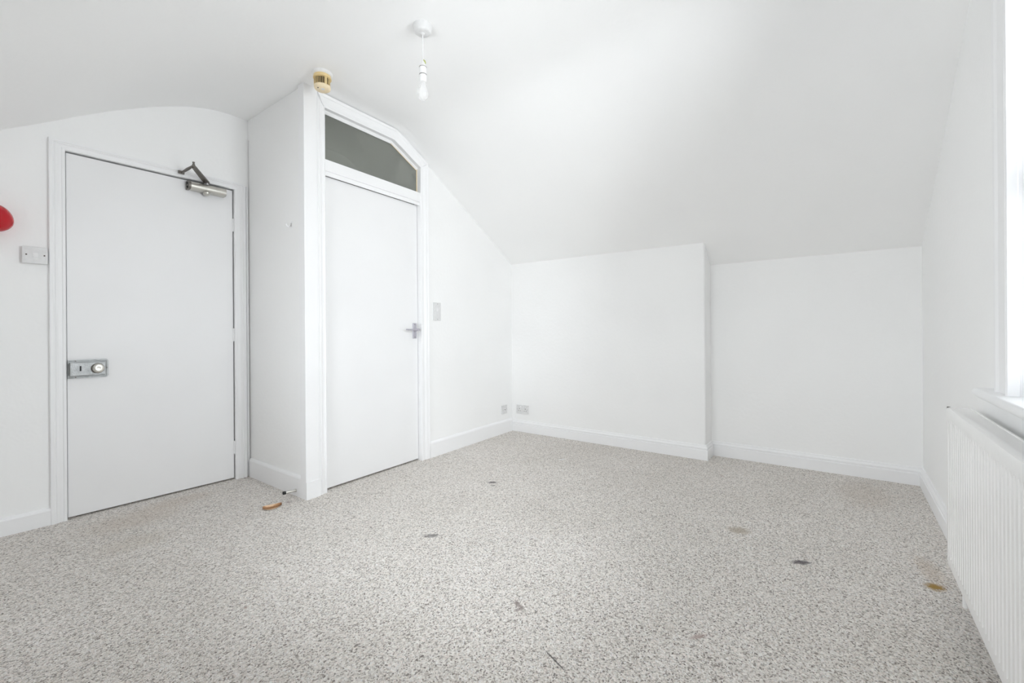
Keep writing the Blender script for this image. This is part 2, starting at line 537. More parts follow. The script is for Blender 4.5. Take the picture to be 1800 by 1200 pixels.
# ------------------------------------------------------------------ skirting boards
torus = [(0, 0), (0.019, 0), (0.019, 0.074), (0.012, 0.079), (0.012, 0.084), (0.0175, 0.087), (0.0175, 0.093), (0.012, 0.101),
         (0.008, 0.105), (0.008, 0.109), (0.0055, 0.114), (0, 0.116)]
plainb = [(0, 0), (0.016, 0), (0.016, 0.112), (0.013, 0.120), (0.006, 0.127), (0, 0.129)]
lowb = [(0, 0), (0.018, 0), (0.018, 0.076), (0.012, 0.086), (0, 0.089)]
Z = (0, 0, 1)
def skirting(name, runs, label):
    b = B()
    for (P, Q, N, prof, m0, m1) in runs:
        sweep(b, (*P, 0), (*Q, 0), (*N, 0), Z, prof, m0, m1)
    return struct(obj(name, b, 'gloss'), label, 'baseboard')
skirting('baseboard_chimney', [((XC, 2.74), (XC, YCH), (-1, 0), torus, 0, 1), ((XC, YCH), (XA, YCH), (0, -1), torus, 1, 0)],
         'white moulded skirting board along the chimney breast')
skirting('baseboard_back', [((XA, YCH - 0.0), (XA, YR), (-1, 0), torus, 0, -1)], 'white moulded skirting board in the alcove')
skirting('baseboard_right', [((XA, YR), (XL, YR), (0, 1), torus, -1, 0)], 'white moulded skirting board below the window')
cw = lambda s: (closet(s, 0.015, 0).x, closet(s, 0.015, 0).y)
skirting('baseboard_closet', [(cw(1.056), cw(2.30), (-cn.x, -cn.y), plainb, 0, 0)], 'plain white skirting board beside the closet door')
skirting('baseboard_closet_side', [((XS_, YE - 0.02), (XS_, 2.612), (-1, 0), plainb, 0, 0)], 'plain white skirting board on the closet side wall')
skirting('baseboard_left', [((XL, YE), (0.432, YE), (0, -1), lowb, 0, 0)], 'plain low white skirting board beside the entrance door')
skirting('baseboard_near', [((XL, -0.4), (XL, 3.36), (1, 0), torus, 0, 0)], 'white moulded skirting board along the near eaves wall')

# ------------------------------------------------------------------ entrance door: frame, leaf, lock, closer
ARC = [(0, 0), (0, 0.012), (0.004, 0.016), (0.012, 0.016), (0.015, 0.013), (0.030, 0.015), (0.040, 0.020), (0.044, 0.018), (0.050, 0.022),
       (0.062, 0.022), (0.064, 0.018), (0.064, 0)]
fr = thing('trim_1', 'white moulded frame round the entrance door', 'door frame', (0.9, YE, 0), kind='structure')
def L(p):       # world to local of trim_1 / door_1
    return (p[0] - 0.9, p[1] - YE, p[2])
xi0, xi1, zi = 0.490, 1.323, 2.0055
b = B(); sweep(b, L((xi0, YE, 0)), L((xi0, YE, zi)), (-1, 0, 0), (0, -1, 0), ARC, 0, 0.78)
obj('jamb_architrave', b, 'gloss', fr)
ARC2 = [(u * 0.72 * 1.55, v) for u, v in ARC]
b = B(); sweep(b, L((xi1, YE, 0)), L((xi1, YE, zi)), (1, 0, 0), (0, -1, 0), ARC2, 0, 0.70)
obj('jamb_architrave', b, 'gloss', fr)
ARCT = [(u * 0.78, v) for u, v in ARC]
b = B(); sweep(b, L((xi0, YE, zi)), L((xi1, YE, zi)), (0, 0, 1), (0, -1, 0), ARCT, 1.28, 1.43)
obj('head_architrave', b, 'gloss', fr)
b = B()      # rebated lining behind the leaf, bare at the rebate
box(b, DX0 - 0.9 - 0.001, xi0 + 0.012 - 0.9, 0.055, 0.13, 0, zi)
box(b, xi1 - 0.012 - 0.9, DX1 - 0.9 + 0.001, 0.055, 0.13, 0, zi)
box(b, DX0 - 0.9, DX1 - 0.9, 0.055, 0.13, zi - 0.014, DZ)
obj('rebate', b, 'gap', fr)
b = B()      # filler strip squeezed between architrave and closet
box(b, 1.4015 - 0.9, 1.414 - 0.9, -0.010, 0.002, 0.0, 2.045, 0.002)
obj('filler_strip', b, 'gloss', fr)

dr = thing('door_1', 'flat white entrance door with grey rim lock and overhead closer', 'door', (0.9, YE, 0), kind='structure')
b = B()
box(b, 0.4945 - 0.9, 1.3185 - 0.9, 0.004, 0.046, 0.010, 1.9985, 0.0025)
obj('door_leaf', b, 'doorpaint', dr)
for z in (0.22, 1.0, 1.76):
    b = B(); lathe(b, [(0.005, -0.045), (0.005, 0.045)], 12, Matrix.Translation((1.3205 - 0.9, 0.0035, z)))
    obj('hinge_knuckle', b, 'gloss', dr, True)
# rim lock
lk_x0, lk_x1, lk_z0, lk_z1 = 0.4955 - 0.9, 0.662 - 0.9, 0.766, 0.868
b = B()
def rounded_plate(b, x0, x1, z0, z1, y0, y1, r, n=6, sides='both'):
    pts = []
    rr0 = r if sides == 'both' else 0.001
    for cx, cz, a0, q in ((x1 - r, z1 - r, 0, r), (x0 + rr0, z1 - rr0, 90, rr0), (x0 + rr0, z0 + rr0, 180, rr0), (x1 - r, z0 + r, 270, r)):
        for k in range(n + 1):
            a = math.radians(a0 + 90 * k / n)
            pts.append((cx + q * math.cos(a), y0, cz + q * math.sin(a)))
    prism(b, pts, (0, y1 - y0, 0))
rounded_plate(b, lk_x0, lk_x1, lk_z0, lk_z1, -0.006, 0.004, 0.012, sides='right')
lock = obj('rim_lock', b, 'hammer', dr)
lock['label'] = 'grey hammered metal rim lock case with round knob'
b = B()      # raised rim round the case
for (x0, x1, z0, z1) in ((lk_x0 + 0.004, lk_x1 - 0.004, lk_z1 - 0.009, lk_z1 - 0.004), (lk_x0 + 0.004, lk_x1 - 0.004, lk_z0 + 0.004, lk_z0 + 0.009),
                         (lk_x1 - 0.009, lk_x1 - 0.004, lk_z0 + 0.006, lk_z1 - 0.006)):
    box(b, x0, x1, -0.0095, -0.005, z0, z1, 0.0015)
obj('rim', b, 'hammer', lock)
b = B()
box(b, lk_x0 + 0.005, lk_x1 - 0.014, -0.026, -0.005, lk_z0 + 0.014, lk_z1 - 0.014, 0.003)
obj('lock_case', b, 'hammer', lock)
b = B()
box(b, 0.543 - 0.9 - 0.0038, 0.543 - 0.9 + 0.0038, -0.0268, -0.024, 0.806, 0.834, 0.0012)
obj('keyhole', b, 'dark', lock)
kn = along((0.613 - 0.9, -0.024, 0.818), (0, -1, 0))
b = B(); lathe(b, [(0.029, 0), (0.029, 0.003), (0.026, 0.004), (0.016, 0.005), (0.016, 0.010)], 32, kn)
obj('knob_collar', b, 'steel_dark', lock, True)
b = B(); lathe(b, [(0.013, 0.006), (0.020, 0.011), (0.0245, 0.014), (0.0255, 0.018), (0.0245, 0.022), (0.018, 0.0255), (0.008, 0.024), (0, 0.0235)], 32, kn)
obj('knob', b, 'steel', lock, True)
for (x, z) in ((lk_x1 - 0.0065, 0.818), (lk_x0 + 0.03, lk_z0 + 0.0065), (lk_x0 + 0.03, lk_z1 - 0.0065)):
    b = B(); lathe(b, [(0.003, 0), (0.003, 0.0035), (0, 0.004)], 10, along((x, -0.007, z), (0, -1, 0)))
    obj('rivet', b, 'steel_dark', lock)
# overhead closer (a part of the door; its arm reaches to the head architrave)
b = B()
cx0, cx1, zc_ = 1.046 - 0.9, 1.262 - 0.9, 1.962
prof = []
for k in range(13):      # rounded front, flat back: (y, z)
    a = math.radians(-90 + 180 * k / 12)
    prof.append((-0.030 - 0.022 * math.cos(a), 0.026 * math.sin(a)))
prof += [(0.004, 0.026), (0.004, -0.026)]
sweep(b, (cx0 + 0.012, 0, zc_), (cx1 - 0.004, 0, zc_), (0, 1, 0), Z, prof)
clo = obj('door_closer', b, 'steel', dr, True)
clo['label'] = 'silver overhead door closer with folding arm'
b = B(); sweep(b, (cx0, 0, zc_), (cx0 + 0.013, 0, zc_), (0, 1, 0), Z, [(y * 1.04, z * 1.06) for y, z in prof])
obj('end_cap', b, 'steel_dark', clo, True)
b = B(); sweep(b, (cx1 - 0.005, 0, zc_), (cx1, 0, zc_), (0, 1, 0), Z, [(y * 1.02, z * 1.03) for y, z in prof])
obj('end_cap', b, 'steel', clo, True)
for dz in (0.012, -0.012):
    b = B(); lathe(b, [(0.0065, 0), (0.0065, 0.003), (0.003, 0.0032), (0.003, 0.001)], 14, along((cx0, -0.026, zc_ + dz), (-1, 0, 0)))
    obj('valve_screw', b, 'dark', clo)
px, py = 1.151 - 0.9, -0.030
b = B(); lathe(b, [(0.021, 0), (0.021, 0.008), (0.0175, 0.017), (0.010, 0.022), (0, 0.023)], 24, along((px, py, zc_ - 0.024), (0, 0, -1)))
obj('pinion_cap', b, 'steel', clo, True)
b = B(); lathe(b, [(0.013, 0), (0.013, 0.008), (0.009, 0.010), (0.009, 0.018), (0.0, 0.019)], 24, along((px, py, zc_ + 0.025), (0, 0, 1)))
obj('pinion', b, 'chrome', clo, True)
def arm(b, P, Q, w0, w1, th):
    P, Q = Vector(P), Vector(Q)
    t = (Q - P); t.z = 0; t.normalize()
    s = Vector((-t.y, t.x, 0))
    n = 8
    outl = []
    for k in range(n + 1):
        a = math.pi / 2 + math.pi * k / n
        outl.append(P + t * (w0 * math.cos(a)) + s * (w0 * math.sin(a)))
    for k in range(n + 1):
        a = -math.pi / 2 + math.pi * k / n
        outl.append(Q + t * (w1 * math.cos(a)) + s * (w1 * math.sin(a)))
    prism(b, outl, (0, 0, th))
elb = Vector((1.020 - 0.9, 3.172 - YE, 2.022))
b = B(); arm(b, (px, py, 1.998), (elb.x, elb.y, 2.022), 0.017, 0.012, 0.010)
obj('main_arm', b, 'steel_dark', clo)
brk = Vector((1.018 - 0.9, -0.026, 2.030))
b = B(); tube(b, [(elb.x, elb.y, 2.034), (elb.x * 0.5 + brk.x * 0.5, elb.y * 0.5 + brk.y * 0.5, 2.034), (brk.x, brk.y, 2.033)], [0.006, 0.009, 0.007], 10)
obj('forearm', b, 'steel_dark', clo, True)
b = B(); lathe(b, [(0.008, -0.006), (0.008, 0.02), (0.005, 0.021), (0.005, 0.026), (0.0065, 0.027), (0.0065, 0.034), (0, 0.035)], 14, Matrix.Translation(elb))
obj('elbow_pin', b, 'steel_dark', clo, True)
b = B(); box(b, brk.x - 0.022, brk.x + 0.012, -0.030, -0.0195, 2.022, 2.042, 0.003)
obj('arm_bracket', b, 'steel_dark', clo)

# ------------------------------------------------------------------ closet front: frame, door, transom (local: s, depth, z)
cf = thing('trim_2', 'white moulded frame of the closet door reaching the ceiling', 'door frame', CA, CANG, kind='structure')
b = B()
box(b, 0.0, 0.090, 0.0, 0.06, 0.0, 2.56, 0.002)
obj('corner_post', b, 'gloss', cf)
b = B()
prism(b, [(-0.001, -0.007, 0), (0.093, -0.007, 0), (0.093, -0.007, 0.088), (0.087, -0.007, 0.104), (-0.001, -0.007, 0.104)], (0, 0.03, 0))
obj('plinth_block', b, 'gloss', cf)
# inner edge of the frame opening: up the left, along the top, down the clipped corner and right side
SI0, SI1, ZT, SD, ZD = 0.145, 0.978, 2.430, 0.712, 2.306
CAR = [(0, 0), (0, 0.012), (0.006, 0.014), (0.009, 0.009), (0.022, 0.009), (0.030, 0.014), (0.040, 0.017), (0.044, 0.013), (0.052, 0.018), (0.055, 0.018), (0.055, 0)]
CAR_R = [(u * 1.5, v) for u, v in CAR]
Y0 = 0.017       # plane the mouldings sit on
b = B(); sweep(b, (SI0, Y0, 0), (SI0, Y0, ZT), (-1, 0, 0), (0, -1, 0), CAR, 0, 1.0)
obj('jamb_architrave', b, 'gloss', cf)
b = B(); sweep(b, (SI1, Y0, 0), (SI1, Y0, ZD), (1, 0, 0), (0, -1, 0), CAR_R, 0, 0.62)
obj('jamb_architrave', b, 'gloss', cf)
dv = Vector((SI1 - SD, 0, ZD - ZT)).normalized(); dn = Vector((-dv.z, 0, dv.x))
b = B(); sweep(b, (SI0, Y0, ZT), (SD, Y0, ZT), (0, 0, 1), (0, -1, 0), CAR_R, 0.65, 0.22)
obj('head_architrave', b, 'gloss', cf)
b = B(); sweep(b, (SD, Y0, ZT), (SI1, Y0, ZD), dn, (0, -1, 0), CAR_R, 0.22, 0.62)
obj('head_architrave', b, 'gloss', cf)
# boarding behind the mouldings, up to the roof line
def roof_s(s): return zc(closet(s, 0.02, 0).x, 2.66)
b = B()
s_r = [0.085] + [(x - CA.x) / cd.x for x in XS if 0.085 < (x - CA.x) / cd.x < 1.03] + [1.03]
head = [(s, roof_s(s) + 0.02) for s in s_r]
prism(b, [(0.085, Y0, 0), (SI0 - 0.001, Y0, 0), (SI0 - 0.001, Y0, ZT), (SD, Y0, ZT), (SI1 + 0.001, Y0, ZD), (SI1 + 0.001, Y0, 0), (1.03, Y0, 0)] + [(s, Y0, z) for s, z in head[::-1]], (0, 0.10, 0))
obj('lining', b, 'gloss', cf)
b = B()
box(b, SI0 - 0.002, SI1 + 0.002, 0.010, 0.075, 2.036, 2.108, 0.002)
obj('transom_rail', b, 'gloss', cf)
b = B()
box(b, SI0 - 0.002, SI1 + 0.002, 0.020, 0.034, 2.010, 2.037, 0.003)
obj('rail_bead', b, 'gloss', cf)
b = B()
box(b, SI0 - 0.001, SI0 + 0.013, 0.085, 0.11, 0, 2.03); box(b, SI1 - 0.013, SI1 + 0.001, 0.085, 0.11, 0, 2.03)
box(b, SI0, SI1, 0.075, 0.11, 2.0, 2.04)
obj('rebate', b, 'gap', cf)

tw = thing('window_2', 'dark dusty transom pane with clipped corner above the closet door', 'transom window', closet(0.56, 0.05, 2.108), CANG, kind='structure')
def TW(s, y, z): return (s - 0.56, y, z - 2.108)
GZ = 0.0
b = B()
pane = [(SI0, 2.104), (SI1, 2.104), (SI1, ZD + 0.002), (SD, ZT + 0.002), (SI0, ZT + 0.002)]
prism(b, [TW(s, GZ, z) for s, z in pane], (0, 0.004, 0))
obj('pane', b, 'dusty', tw)
b = B()
BD = [(0, 0), (0.013, 0), (0.013, 0.006), (0.004, 0.014), (0, 0.014)]
sweep(b, TW(SI0, GZ, ZT), TW(SD, GZ, ZT), (0, 0, -1), (0, -1, 0), [(u * 1.5, v) for u, v in BD])
sweep(b, TW(SD, GZ, ZT), TW(SI1, GZ, ZD), -dn, (0, -1, 0), BD)
obj('glazing_bead', b, 'gloss', tw)
b = B()
sweep(b, TW(SI1, GZ, 2.108), TW(SI1, GZ, ZD), (-1, 0, 0), (0, -1, 0), [(u * 0.3, v * 0.5) for u, v in BD])
sweep(b, TW(SD, GZ, ZT), TW(SI1, GZ, ZD), -dn, (0, -1, 0), [(u * 1.25, v * 0.4) for u, v in BD])
obj('putty_line', b, 'cream_face', tw)

d2 = thing('door_2', 'plain flat white closet door with small lever handle', 'door', closet(0.56, 0.045, 0), CANG, kind='structure')
b = B()
box(b, SI0 + 0.004 - 0.56, SI1 - 0.004 - 0.56, 0.0, 0.035, 0.012, 2.012, 0.002)
obj('door_leaf', b, 'doorpaint', d2)
hs = 0.938 - 0.56
b = B()
box(b, hs - 0.020, hs + 0.020, -0.007, 0.001, 0.962, 1.082, 0.003)
hp = obj('handle_plate', b, 'handle', d2)
b = B()
lathe(b, [(0.0105, 0), (0.0105, 0.022), (0.009, 0.030), (0.009, 0.048), (0.0, 0.050)], 20, along((hs, -0.006, 1.030), (0, -1, 0)))
tube(b, [(hs + 0.004, -0.046, 1.030), (hs - 0.03, -0.047, 1.031), (hs - 0.075, -0.047, 1.029), (hs - 0.122, -0.042, 1.031)], [0.009, 0.0085, 0.007, 0.006], 12)
obj('lever', b, 'handle', hp, True)
for z in (0.972, 1.072):
    b = B(); lathe(b, [(0.0035, 0), (0.0035, 0.001), (0, 0.0015)], 10, along((hs, -0.0065, z), (0, -1, 0)))
    obj('plate_screw', b, 'steel_dark', hp)

# ------------------------------------------------------------------ gable window with sill
wx0, wx1, wz0, wz1 = WIN['x0'], WIN['x1'], WIN['z0'], WIN['z1']
wm = (wx0 + wx1) / 2
win = thing('window_1', 'white painted sash window above the radiator', 'window', (wm, YR, wz0), kind='structure')
def LW(x, y, z): return (x - wm, y - YR, z - wz0)
def wbox(b, x0, x1, y0, y1, z0, z1, bev=0.0):
    box(b, x0 - wm, x1 - wm, y0 - YR, y1 - YR, z0 - wz0, z1 - wz0, bev)
WAR = [(0, 0), (0, 0.014), (0.006, 0.018), (0.014, 0.018), (0.020, 0.011), (0.110, 0.011), (0.125, 0.016), (0.145, 0.016), (0.148, 0.010), (0.148, 0)]
b = B(); sweep(b, LW(wx1 - 0.004, YR, wz0), LW(wx1 - 0.004, YR, wz1), (1, 0, 0), (0, 1, 0), WAR, 0, 1)
obj('jamb_architrave', b, 'gloss', win)
b = B(); sweep(b, LW(wx0 + 0.004, YR, wz0), LW(wx0 + 0.004, YR, wz1), (-1, 0, 0), (0, 1, 0), WAR, 0, 1)
obj('jamb_architrave', b, 'gloss', win)
b = B(); sweep(b, LW(wx0 + 0.004, YR, wz1), LW(wx1 - 0.004, YR, wz1), (0, 0, 1), (0, 1, 0), WAR, 1, 1)
obj('head_architrave', b, 'gloss', win)
b = B()
wbox(b, wx1, wx1 + 0.02, YR - 0.2, YR, wz0, wz1 + 0.02); wbox(b, wx0 - 0.02, wx0, YR - 0.2, YR, wz0, wz1 + 0.02)
wbox(b, wx0, wx1, YR - 0.2, YR, wz1, wz1 + 0.02)
obj('jamb_lining', b, 'gloss', win)
b = B()      # staff bead just inside the room edge
wbox(b, wx1 - 0.006, wx1 + 0.001, YR - 0.010, YR + 0.016, wz0, wz1, 0.002)
obj('staff_bead', b, 'gloss', win)
sz = 0.5 * (wz0 + wz1)
def sash(z0, z1, y):
    b = B()
    w = 0.045
    wbox(b, wx0, wx0 + w, y - 0.04, y, z0, z1, 0.002); wbox(b, wx1 - w, wx1, y - 0.04, y, z0, z1, 0.002)
    wbox(b, wx0 + w, wx1 - w, y - 0.04, y, z0, z0 + w, 0.002); wbox(b, wx0 + w, wx1 - w, y - 0.04, y, z1 - w, z1, 0.002)
    wbox(b, wm - 0.011, wm + 0.011, y - 0.035, y - 0.005, z0 + w, z1 - w, 0.002)
    s = obj('sash', b, 'gloss', win)
    for (xa, xb) in ((wx0 + w, wm - 0.011), (wm + 0.011, wx1 - w)):
        b = B()
        wbox(b, xa, xb, y - 0.022, y - 0.018, z0 + w, z1 - w)
        obj('pane', b, 'glass', s)
sash(wz0 + 0.005, sz + 0.022, YR - 0.110)
sash(sz - 0.022, wz1, YR - 0.155)
b = B()
lathe(b, [(0.012, 0), (0.012, 0.012), (0.006, 0.016), (0, 0.017)], 16, Matrix.Translation(LW(wm, YR - 0.130, sz + 0.022)))
obj('sash_latch', b, 'steel', win, True)
# sill board with a rounded nose
b = B()
nose = [(-0.2, 0.0), (-0.2, -0.03), (0.040, -0.03)]
for k in range(9):
    a = math.radians(-90 + 180 * k / 8)
    nose.append((0.040 + 0.013 * math.cos(a), -0.015 + 0.015 * math.sin(a)))
clear = [p for p in nose]
sweep(b, LW(wx0, YR, wz0), LW(wx1, YR, wz0), (0, 1, 0), Z, [(max(u, -0.2), v) for u, v in clear])
front = [(0.0, 0.0), (0.0, -0.03), (0.040, -0.03)] + nose[3:]
sweep(b, LW(wx0 - 0.195, YR, wz0), LW(wx0, YR, wz0), (0, 1, 0), Z, front)
sweep(b, LW(wx1, YR, wz0), LW(wx1 + 0.225, YR, wz0), (0, 1, 0), Z, front)
obj('sill', b, 'gloss', win, True)

# ------------------------------------------------------------------ added fill-light window in the near eaves wall
ey_m = (ADDED_WIN['y0'] + ADDED_WIN['y1']) / 2
rw = thing('added_fill_window', 'low casement window added in the unseen eaves wall for fill light', 'window', (XL, ey_m, ADDED_WIN['z0']), kind='structure')
hl, hh = (ADDED_WIN['y1'] - ADDED_WIN['y0']) / 2, ADDED_WIN['z1'] - ADDED_WIN['z0']
for (y0, y1, z0, z1) in ((-hl, -hl + 0.05, 0, hh), (hl - 0.05, hl, 0, hh), (-0.03, 0.03, 0.05, hh - 0.05), (-hl + 0.05, hl - 0.05, 0, 0.05), (-hl + 0.05, hl - 0.05, hh - 0.05, hh)):
    b = B(); box(b, -0.09, -0.04, y0, y1, z0, z1, 0.003)
    obj('frame_member', b, 'gloss', rw)
for (y0, y1) in ((-hl + 0.05, -0.03), (0.03, hl - 0.05)):
    b = B(); box(b, -0.068, -0.062, y0, y1, 0.05, hh - 0.05)
    obj('pane', b, 'glass', rw)
b = B(); box(b, -0.10, 0.035, -hl - 0.03, hl + 0.03, -0.022, 0.002, 0.004)
obj('sill', b, 'gloss', rw)

# ------------------------------------------------------------------ radiator
RX0, RX1, RYF, RYB, RZ0, RZ1 = 0.70, 2.345, -0.315, -0.384, 0.112, 0.708
rad = thing('radiator', 'long white ribbed panel radiator under the window sill', 'radiator', ((RX0 + RX1) / 2, (RYF + RYB) / 2, 0))
ox, oy = (RX0 + RX1) / 2, (RYF + RYB) / 2
pitch, rec = 0.0333, 0.0075
n = int((RX1 - RX0 - 0.04) / pitch)
start = RX0 + ((RX1 - RX0) - n * pitch) / 2
cols = [(RX0, 0), (RX0 + 0.004, 0)]
for k in range(n):
    x = start + k * pitch
    cols += [(x + 0.009, 0), (x + 0.013, 1), (x + 0.0205, 1), (x + 0.0245, 0)]
cols += [(RX1 - 0.004, 0), (RX1, 0)]
rows = [(RZ0 + 0.010, 0, 0.006), (RZ0 + 0.014, 0, 0.0), (RZ0 + 0.040, 0, 0), (RZ0 + 0.052, 1, 0), (RZ1 - 0.055, 1, 0), (RZ1 - 0.043, 0, 0),
        (RZ1 - 0.010, 0, 0), (RZ1 - 0.003, 0, 0.003), (RZ1, 0, 0.010)]
b = B()
vv = []
for (z, m, back) in rows:
    vv.append([b.verts.new((x - ox, RYF - back - rec * m * c - (0.004 if i in (0, len(cols) - 1) else 0) - oy, z)) for i, (x, c) in enumerate(cols)])
for r0, r1 in zip(vv, vv[1:]):
    for i in range(len(cols) - 1):
        b.faces.new((r0[i], r0[i + 1], r1[i + 1], r1[i]))
ext = bmesh.ops.extrude_face_region(b, geom=b.faces[:])
for v in [g for g in ext['geom'] if isinstance(g, bmesh.types.BMVert)]:
    v.co.y -= 0.014
obj('front_panel', b, 'radiator', rad, True)
b = B()
box(b, RX0 + 0.004 - ox, RX1 - 0.004 - ox, RYF - 0.016 - oy, RYF - 0.001 - oy, RZ0, RZ0 + 0.014, 0.005, 3)
obj('bottom_seam', b, 'radiator', rad, True)
b = B()
box(b, RX0 + 0.004 - ox, RX1 - 0.003 - ox, RYB + 0.004 - oy, RYF - 0.010 - oy, RZ1 - 0.008, RZ1 - 0.003, 0.001)
k = 0
obj('top_grille', b, 'radiator', rad)
b = B()
box(b, RX0 + 0.004 - ox, RX1 - 0.003 - ox, RYB - oy, RYB + 0.005 - oy, RZ1 - 0.05, RZ1 + 0.001, 0.001)
obj('top_rail', b, 'radiator', rad)
for xa in (RX0, RX1 - 0.003):
    b = B(); box(b, xa - ox, xa + 0.003 - ox, RYB - oy, RYF - 0.018 - oy, RZ0 + 0.02, RZ1 - 0.001, 0.001)
    obj('side_panel', b, 'radiator', rad)
b = B(); box(b, RX1 - 0.004 - ox, RX1 + 0.0015 - ox, RYF - 0.012 - oy, RYF - 0.002 - oy, RZ1 - 0.012, RZ1 + 0.001, 0.001)
obj('corner_clip', b, 'steel_dark', rad)
b = B(); box(b, RX0 + 0.02 - ox, RX1 - 0.02 - ox, RYB - oy, RYB + 0.012 - oy, RZ0 + 0.01, RZ1 - 0.05, 0.003)
obj('back_panel', b, 'radiator', rad)
for x in (RX0 + 0.25, RX1 - 0.25):
    b = B(); box(b, x - 0.02 - ox, x + 0.02 - ox, YR - oy, RYB + 0.002 - oy, 0.20, 0.62, 0.002)
    obj('wall_bracket', b, 'radiator', rad)
for x in (RX0 + 0.05, RX1 - 0.09):
    b = B()
    tube(b, [(x - ox, 0, 0.0), (x - ox, 0, 0.06), (x - ox, 0, RZ0 + 0.02)], 0.0075, 12)
    lathe(b, [(0.011, 0), (0.011, 0.03)], 14, Matrix.Translation((x - ox, 0, 0.07)))
    obj('pipe', b, 'radiator', rad, True)

# ------------------------------------------------------------------ ceiling fittings
ZF = 2.52
pd = thing('pendant_lamp', 'bare white pendant bulb hanging from a ceiling rose', 'pendant light', (1.505, 1.658, ZF))
b = B(); lathe(b, [(0.047, 0.001), (0.047, -0.006), (0.045, -0.012), (0.041, -0.030), (0.034, -0.036), (0.012, -0.038), (0.008, -0.044), (0.004, -0.046)], 40)
obj('ceiling_rose', b, 'plastic_grey', pd, True)
b = B(); tube(b, [(0, 0, -0.040), (0.0004, 0, -0.10), (-0.0004, 0.0005, -0.15), (0, 0, -0.20)], 0.0026, 10)
obj('flex', b, 'plastic', pd, True)
b = B(); lathe(b, [(0.004, -0.172), (0.009, -0.180), (0.014, -0.196), (0.016, -0.204), (0.0175, -0.205), (0.0175, -0.238), (0.0165, -0.239), (0.0165, -0.243),
                   (0.018, -0.244), (0.018, -0.262), (0.0165, -0.272), (0.0145, -0.276)], 32)
ho = obj('lamp_holder', b, 'plastic', pd, True)
for z in (-0.2045, -0.2410):
    b = B(); lathe(b, [(0.0178, z + 0.0012), (0.0186, z), (0.0178, z - 0.0012)], 32)
    obj('dark_ring', b, 'steel_dark', ho, True)
b = B(); tube(b, [(0.003, -0.001, -0.166), (0.008, -0.004, -0.172), (0.010, -0.006, -0.182)], [0.003, 0.005, 0.004], 10)
obj('cord_grip', b, 'green', ho, True)
b = B(); lathe(b, [(0.0135, -0.268), (0.0135, -0.282), (0.017, -0.292), (0.024, -0.308), (0.0275, -0.326), (0.027, -0.342), (0.022, -0.356), (0.012, -0.365), (0, -0.368)], 32)
obj('bulb', b, 'bulb', pd, True)

sm = thing('smoke_detector', 'yellowed cream smoke detector with dark slots on the ceiling', 'smoke detector', (1.424, 2.425, ZF))
b = B(); lathe(b, [(0.056, 0.002), (0.056, -0.008), (0.053, -0.014), (0.047, -0.017)], 40)
obj('base_plate', b, 'plastic', sm, True)
b = B(); lathe(b, [(0.046, -0.010), (0.047, -0.014), (0.047, -0.027), (0.050, -0.028), (0.050, -0.034), (0.046, -0.035), (0.040, -0.036)], 40)
obj('collar', b, 'cream', sm, True)
b = B(); lathe(b, [(0.039, -0.033), (0.039, -0.078)], 40)
obj('chamber', b, 'cream_dark', sm, True)
nb = 30
bar_b = B(); box(bar_b, 0.0385, 0.0425, -0.0008, 0.0008, -0.078, -0.034)
bar0 = obj('vent_bar', bar_b, 'cream', sm)
for k in range(1, nb):
    o = bar0.copy(); COL.objects.link(o); o.parent = sm
    o.rotation_euler[2] = 2 * math.pi * k / nb
for k in range(3):
    b = B(); box(b, 0.038, 0.0458, -0.0045, 0.0045, -0.078, -0.034, 0.001)
    o = obj('vent_pillar', b, 'cream', sm); o.rotation_euler[2] = math.radians(-95 + 120 * k)
b = B(); lathe(b, [(0.041, -0.076), (0.0455, -0.077), (0.0455, -0.086), (0.043, -0.093), (0.038, -0.097), (0, -0.0975)], 40)
obj('cap', b, 'cream_face', sm, True)
b = B(); lathe(b, [(0.0040, -0.096), (0.0040, -0.0982), (0, -0.0985)], 14, Matrix.Translation((-0.030, -0.005, 0)))
obj('indicator', b, 'cream_dark', sm, True)
b = B(); lathe(b, [(0.010, -0.096), (0.010, -0.0983), (0, -0.0986)], 20, Matrix.Translation((-0.004, -0.012, 0)))
obj('test_button', b, 'plastic_grey', sm, True)

# ------------------------------------------------------------------ wall plates (local: x across, -y out of the wall, z up)
def screws(par, pts, y, mat='brown_plate', r=0.0035):
    for (x, z) in pts:
        b = B(); lathe(b, [(r, 0), (r, 0.0006), (r * 0.5, 0.001), (0, 0.001)], 12, along((x, y, z), (0, -1, 0)))
        obj('screw', b, mat, par)
ls = thing('light_switch', 'white single rocker light switch beside the entrance door', 'light switch', (0.375, YE, 1.376))
b = B(); box(b, -0.045, 0.045, -0.018, 0.001, 0.002, 0.086, 0.002)
obj('back_box', b, 'plastic_grey', ls)
b = B(); box(b, -0.047, 0.046, -0.026, -0.017, 0.0, 0.088, 0.0025)
obj('plate', b, 'plastic_grey', ls)
b = B(); prism(b, [(-0.008, -0.025, 0.032), (-0.008, -0.030, 0.032), (-0.008, -0.0265, 0.056), (-0.008, -0.025, 0.056)], (0.018, 0, 0))
obj('rocker', b, 'plastic', ls)
screws(ls, [(-0.032, 0.045), (0.033, 0.045)], -0.0258)

cs = thing('closet_switch', 'tall white switch plate with two screws beside the closet door', 'light switch', closet(1.158, 0.015, 1.105), CANG)
b = B(); box(cs and b, -0.043, 0.043, -0.010, 0.001, 0, 0.148, 0.0025)
obj('plate', b, 'plastic_grey', cs)
b = B(); box(b, -0.007, 0.007, -0.0135, -0.009, 0.076, 0.100, 0.0015)
obj('rocker', b, 'plastic', cs)
screws(cs, [(0.004, 0.137), (0.004, 0.011)], -0.0098, 'steel_dark', 0.003)

